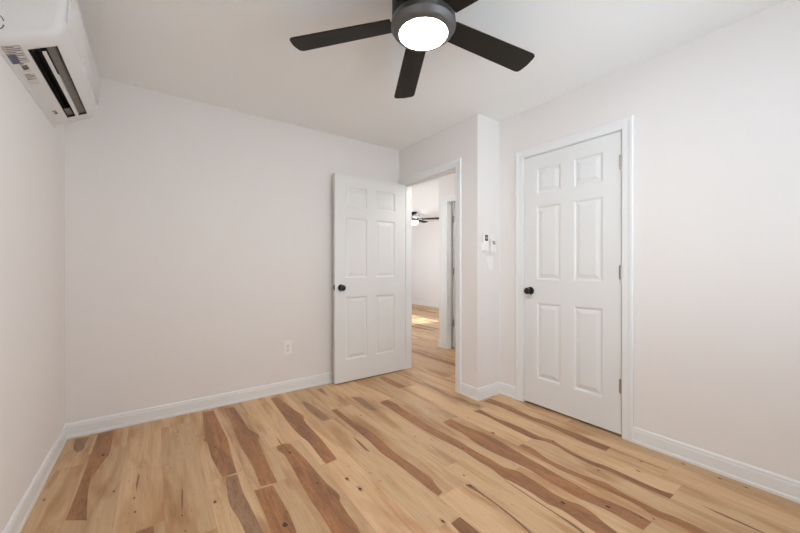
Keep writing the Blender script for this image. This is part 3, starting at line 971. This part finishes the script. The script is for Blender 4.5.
def lines(n, lo=0.06, hi=0.94):
    out = []
    for i in range(n):
        c = lo + (hi - lo) * i / n
        e = 0.92 if i % 3 else 0.6
        out.append((0.08, e, c, c + 0.35 * (hi - lo) / n))
    return out
Y = lambda v: v + 0.74
sticker('label_sticker', M['paper'], 0.010, 0.062, Y(-1.185), Y(-1.055), lines(9) + [(0.0, 1.0, 0.0, 0.012), (0.0, 1.0, 0.985, 1.0), (0, 0.02, 0, 1), (0.98, 1, 0, 1)], 'white rating sticker with printed rows')
sticker('label_sticker', M['blue'], 0.008, 0.034, Y(-1.12), Y(-1.045), [], 'small blue sticker')
sticker('label_sticker', M['paper'], 0.026, 0.050, Y(-1.055), Y(-0.97), lines(4, 0.1, 0.9) + [(0.1, 0.9, 0.40, 0.72)], 'small white sticker with dark square')
sticker('label_sticker', M['paper'], 0.018, 0.055, Y(-0.955), Y(-0.85), lines(5, 0.05, 0.6), 'small pale sticker with faint lines')
sticker('label_sticker', M['paper'], 0.030, 0.050, Y(-0.52), Y(-0.46), [(0.1, 0.9, 0.1, 0.3), (0.3, 0.95, 0.45, 0.9)], 'tiny sticker near the far end')
bm = bmesh.new()
bx(bm, 0.0005, 0.004, AY0 + 0.03, AY1 - 0.01, -0.012, 0.003)
obj('mounting_plate', bm, M['ac'], ac)

# ------------------------------------------------------------------ wall fittings on the return wall
yw = -D
def plate(pts, y0, y1):
    bm = bmesh.new()
    prism(bm, pts, 0, 1)
    for v in bm.verts:
        x, y, z = v.co
        v.co = (x, y0 + (y1 - y0) * z, y)
    return bm
rc = thing('remote_control', 'taller white remote control with dark display in its wall holder, left of two', 'remote control', (2.800, yw, 1.352))
obj('remote_body', plate(rounded(0.052, 0.150, 0.012), -0.030, -0.011), M['plastic'], rc, smooth=True, bevel=0.003)
obj('display_screen', plate(rounded(0.036, 0.052, 0.004), -0.0315, -0.0295), M['lcd'], rc, loc=(0, 0, 0.036))['label'] = 'dark display'
obj('digits', plate(rounded(0.014, 0.020, 0.002), -0.0322, -0.0312), M['plastic_grey'], rc, loc=(0.002, 0, 0.036))
for i in range(2):
    for j in range(2):
        obj('button', plate(rounded(0.012, 0.007, 0.003), -0.0318, -0.029), M['plastic_grey'] if i == j == 9 else M['plastic'], rc, loc=(-0.010 + 0.02 * i, 0, -0.005 - 0.015 * j))
obj('wall_holder', plate(rounded(0.060, 0.070, 0.006), -0.035, 0.0), M['plastic'], rc, bevel=0.003, loc=(0, 0, -0.042))
rc2 = thing('remote_control', 'shorter white remote control with round dark buttons in its wall holder, right of two', 'remote control', (2.897, yw, 1.325))
obj('remote_body', plate(rounded(0.048, 0.118, 0.012), -0.030, -0.011), M['plastic'], rc2, smooth=True, bevel=0.003)
for i, (dx, dz) in enumerate(((-0.010, 0.034), (0.010, 0.034), (-0.006, 0.018), (0.012, 0.017), (0.0, 0.026))):
    obj('button', plate(rounded(0.013, 0.013, 0.006), -0.0322, -0.029), M['ink'] if i != 4 else M['plastic_grey'], rc2, loc=(dx, 0, dz))['label'] = 'dark round button'
obj('wall_holder', plate(rounded(0.056, 0.062, 0.006), -0.035, 0.0), M['plastic'], rc2, bevel=0.003, loc=(0, 0, -0.030))
sw = thing('light_switch', 'white rocker light switch below the two remote controls', 'light switch', (2.882, yw, 1.175))
obj('wall_plate', plate(rounded(0.072, 0.118, 0.005), -0.006, 0.0), M['plastic'], sw, bevel=0.0015)
obj('rocker', plate(rounded(0.034, 0.068, 0.003), -0.0095, -0.0055), M['plastic'], sw, bevel=0.001)
ot = thing('power_outlet', 'white double power outlet low on the back wall', 'outlet', (1.464, 0.0, 0.402))
obj('wall_plate', plate(rounded(0.074, 0.120, 0.005), -0.006, 0.0), M['plastic'], ot, bevel=0.0015)
for dz in (0.021, -0.021):
    s = obj('socket', plate(rounded(0.034, 0.029, 0.010), -0.0085, -0.0055), M['plastic'], ot, bevel=0.0008, loc=(0, 0, dz))
    bm = bmesh.new()
    bx(bm, -0.008, -0.005, -0.0095, -0.0083, -0.003, 0.006)
    bx(bm, 0.005, 0.008, -0.0095, -0.0083, -0.003, 0.006)
    bx(bm, -0.003, 0.003, -0.0095, -0.0083, -0.011, -0.006)
    obj('slots', bm, M['slot'], s)
obj('screw', plate(rounded(0.006, 0.006, 0.0029), -0.0072, -0.0058), M['nickel'], ot)
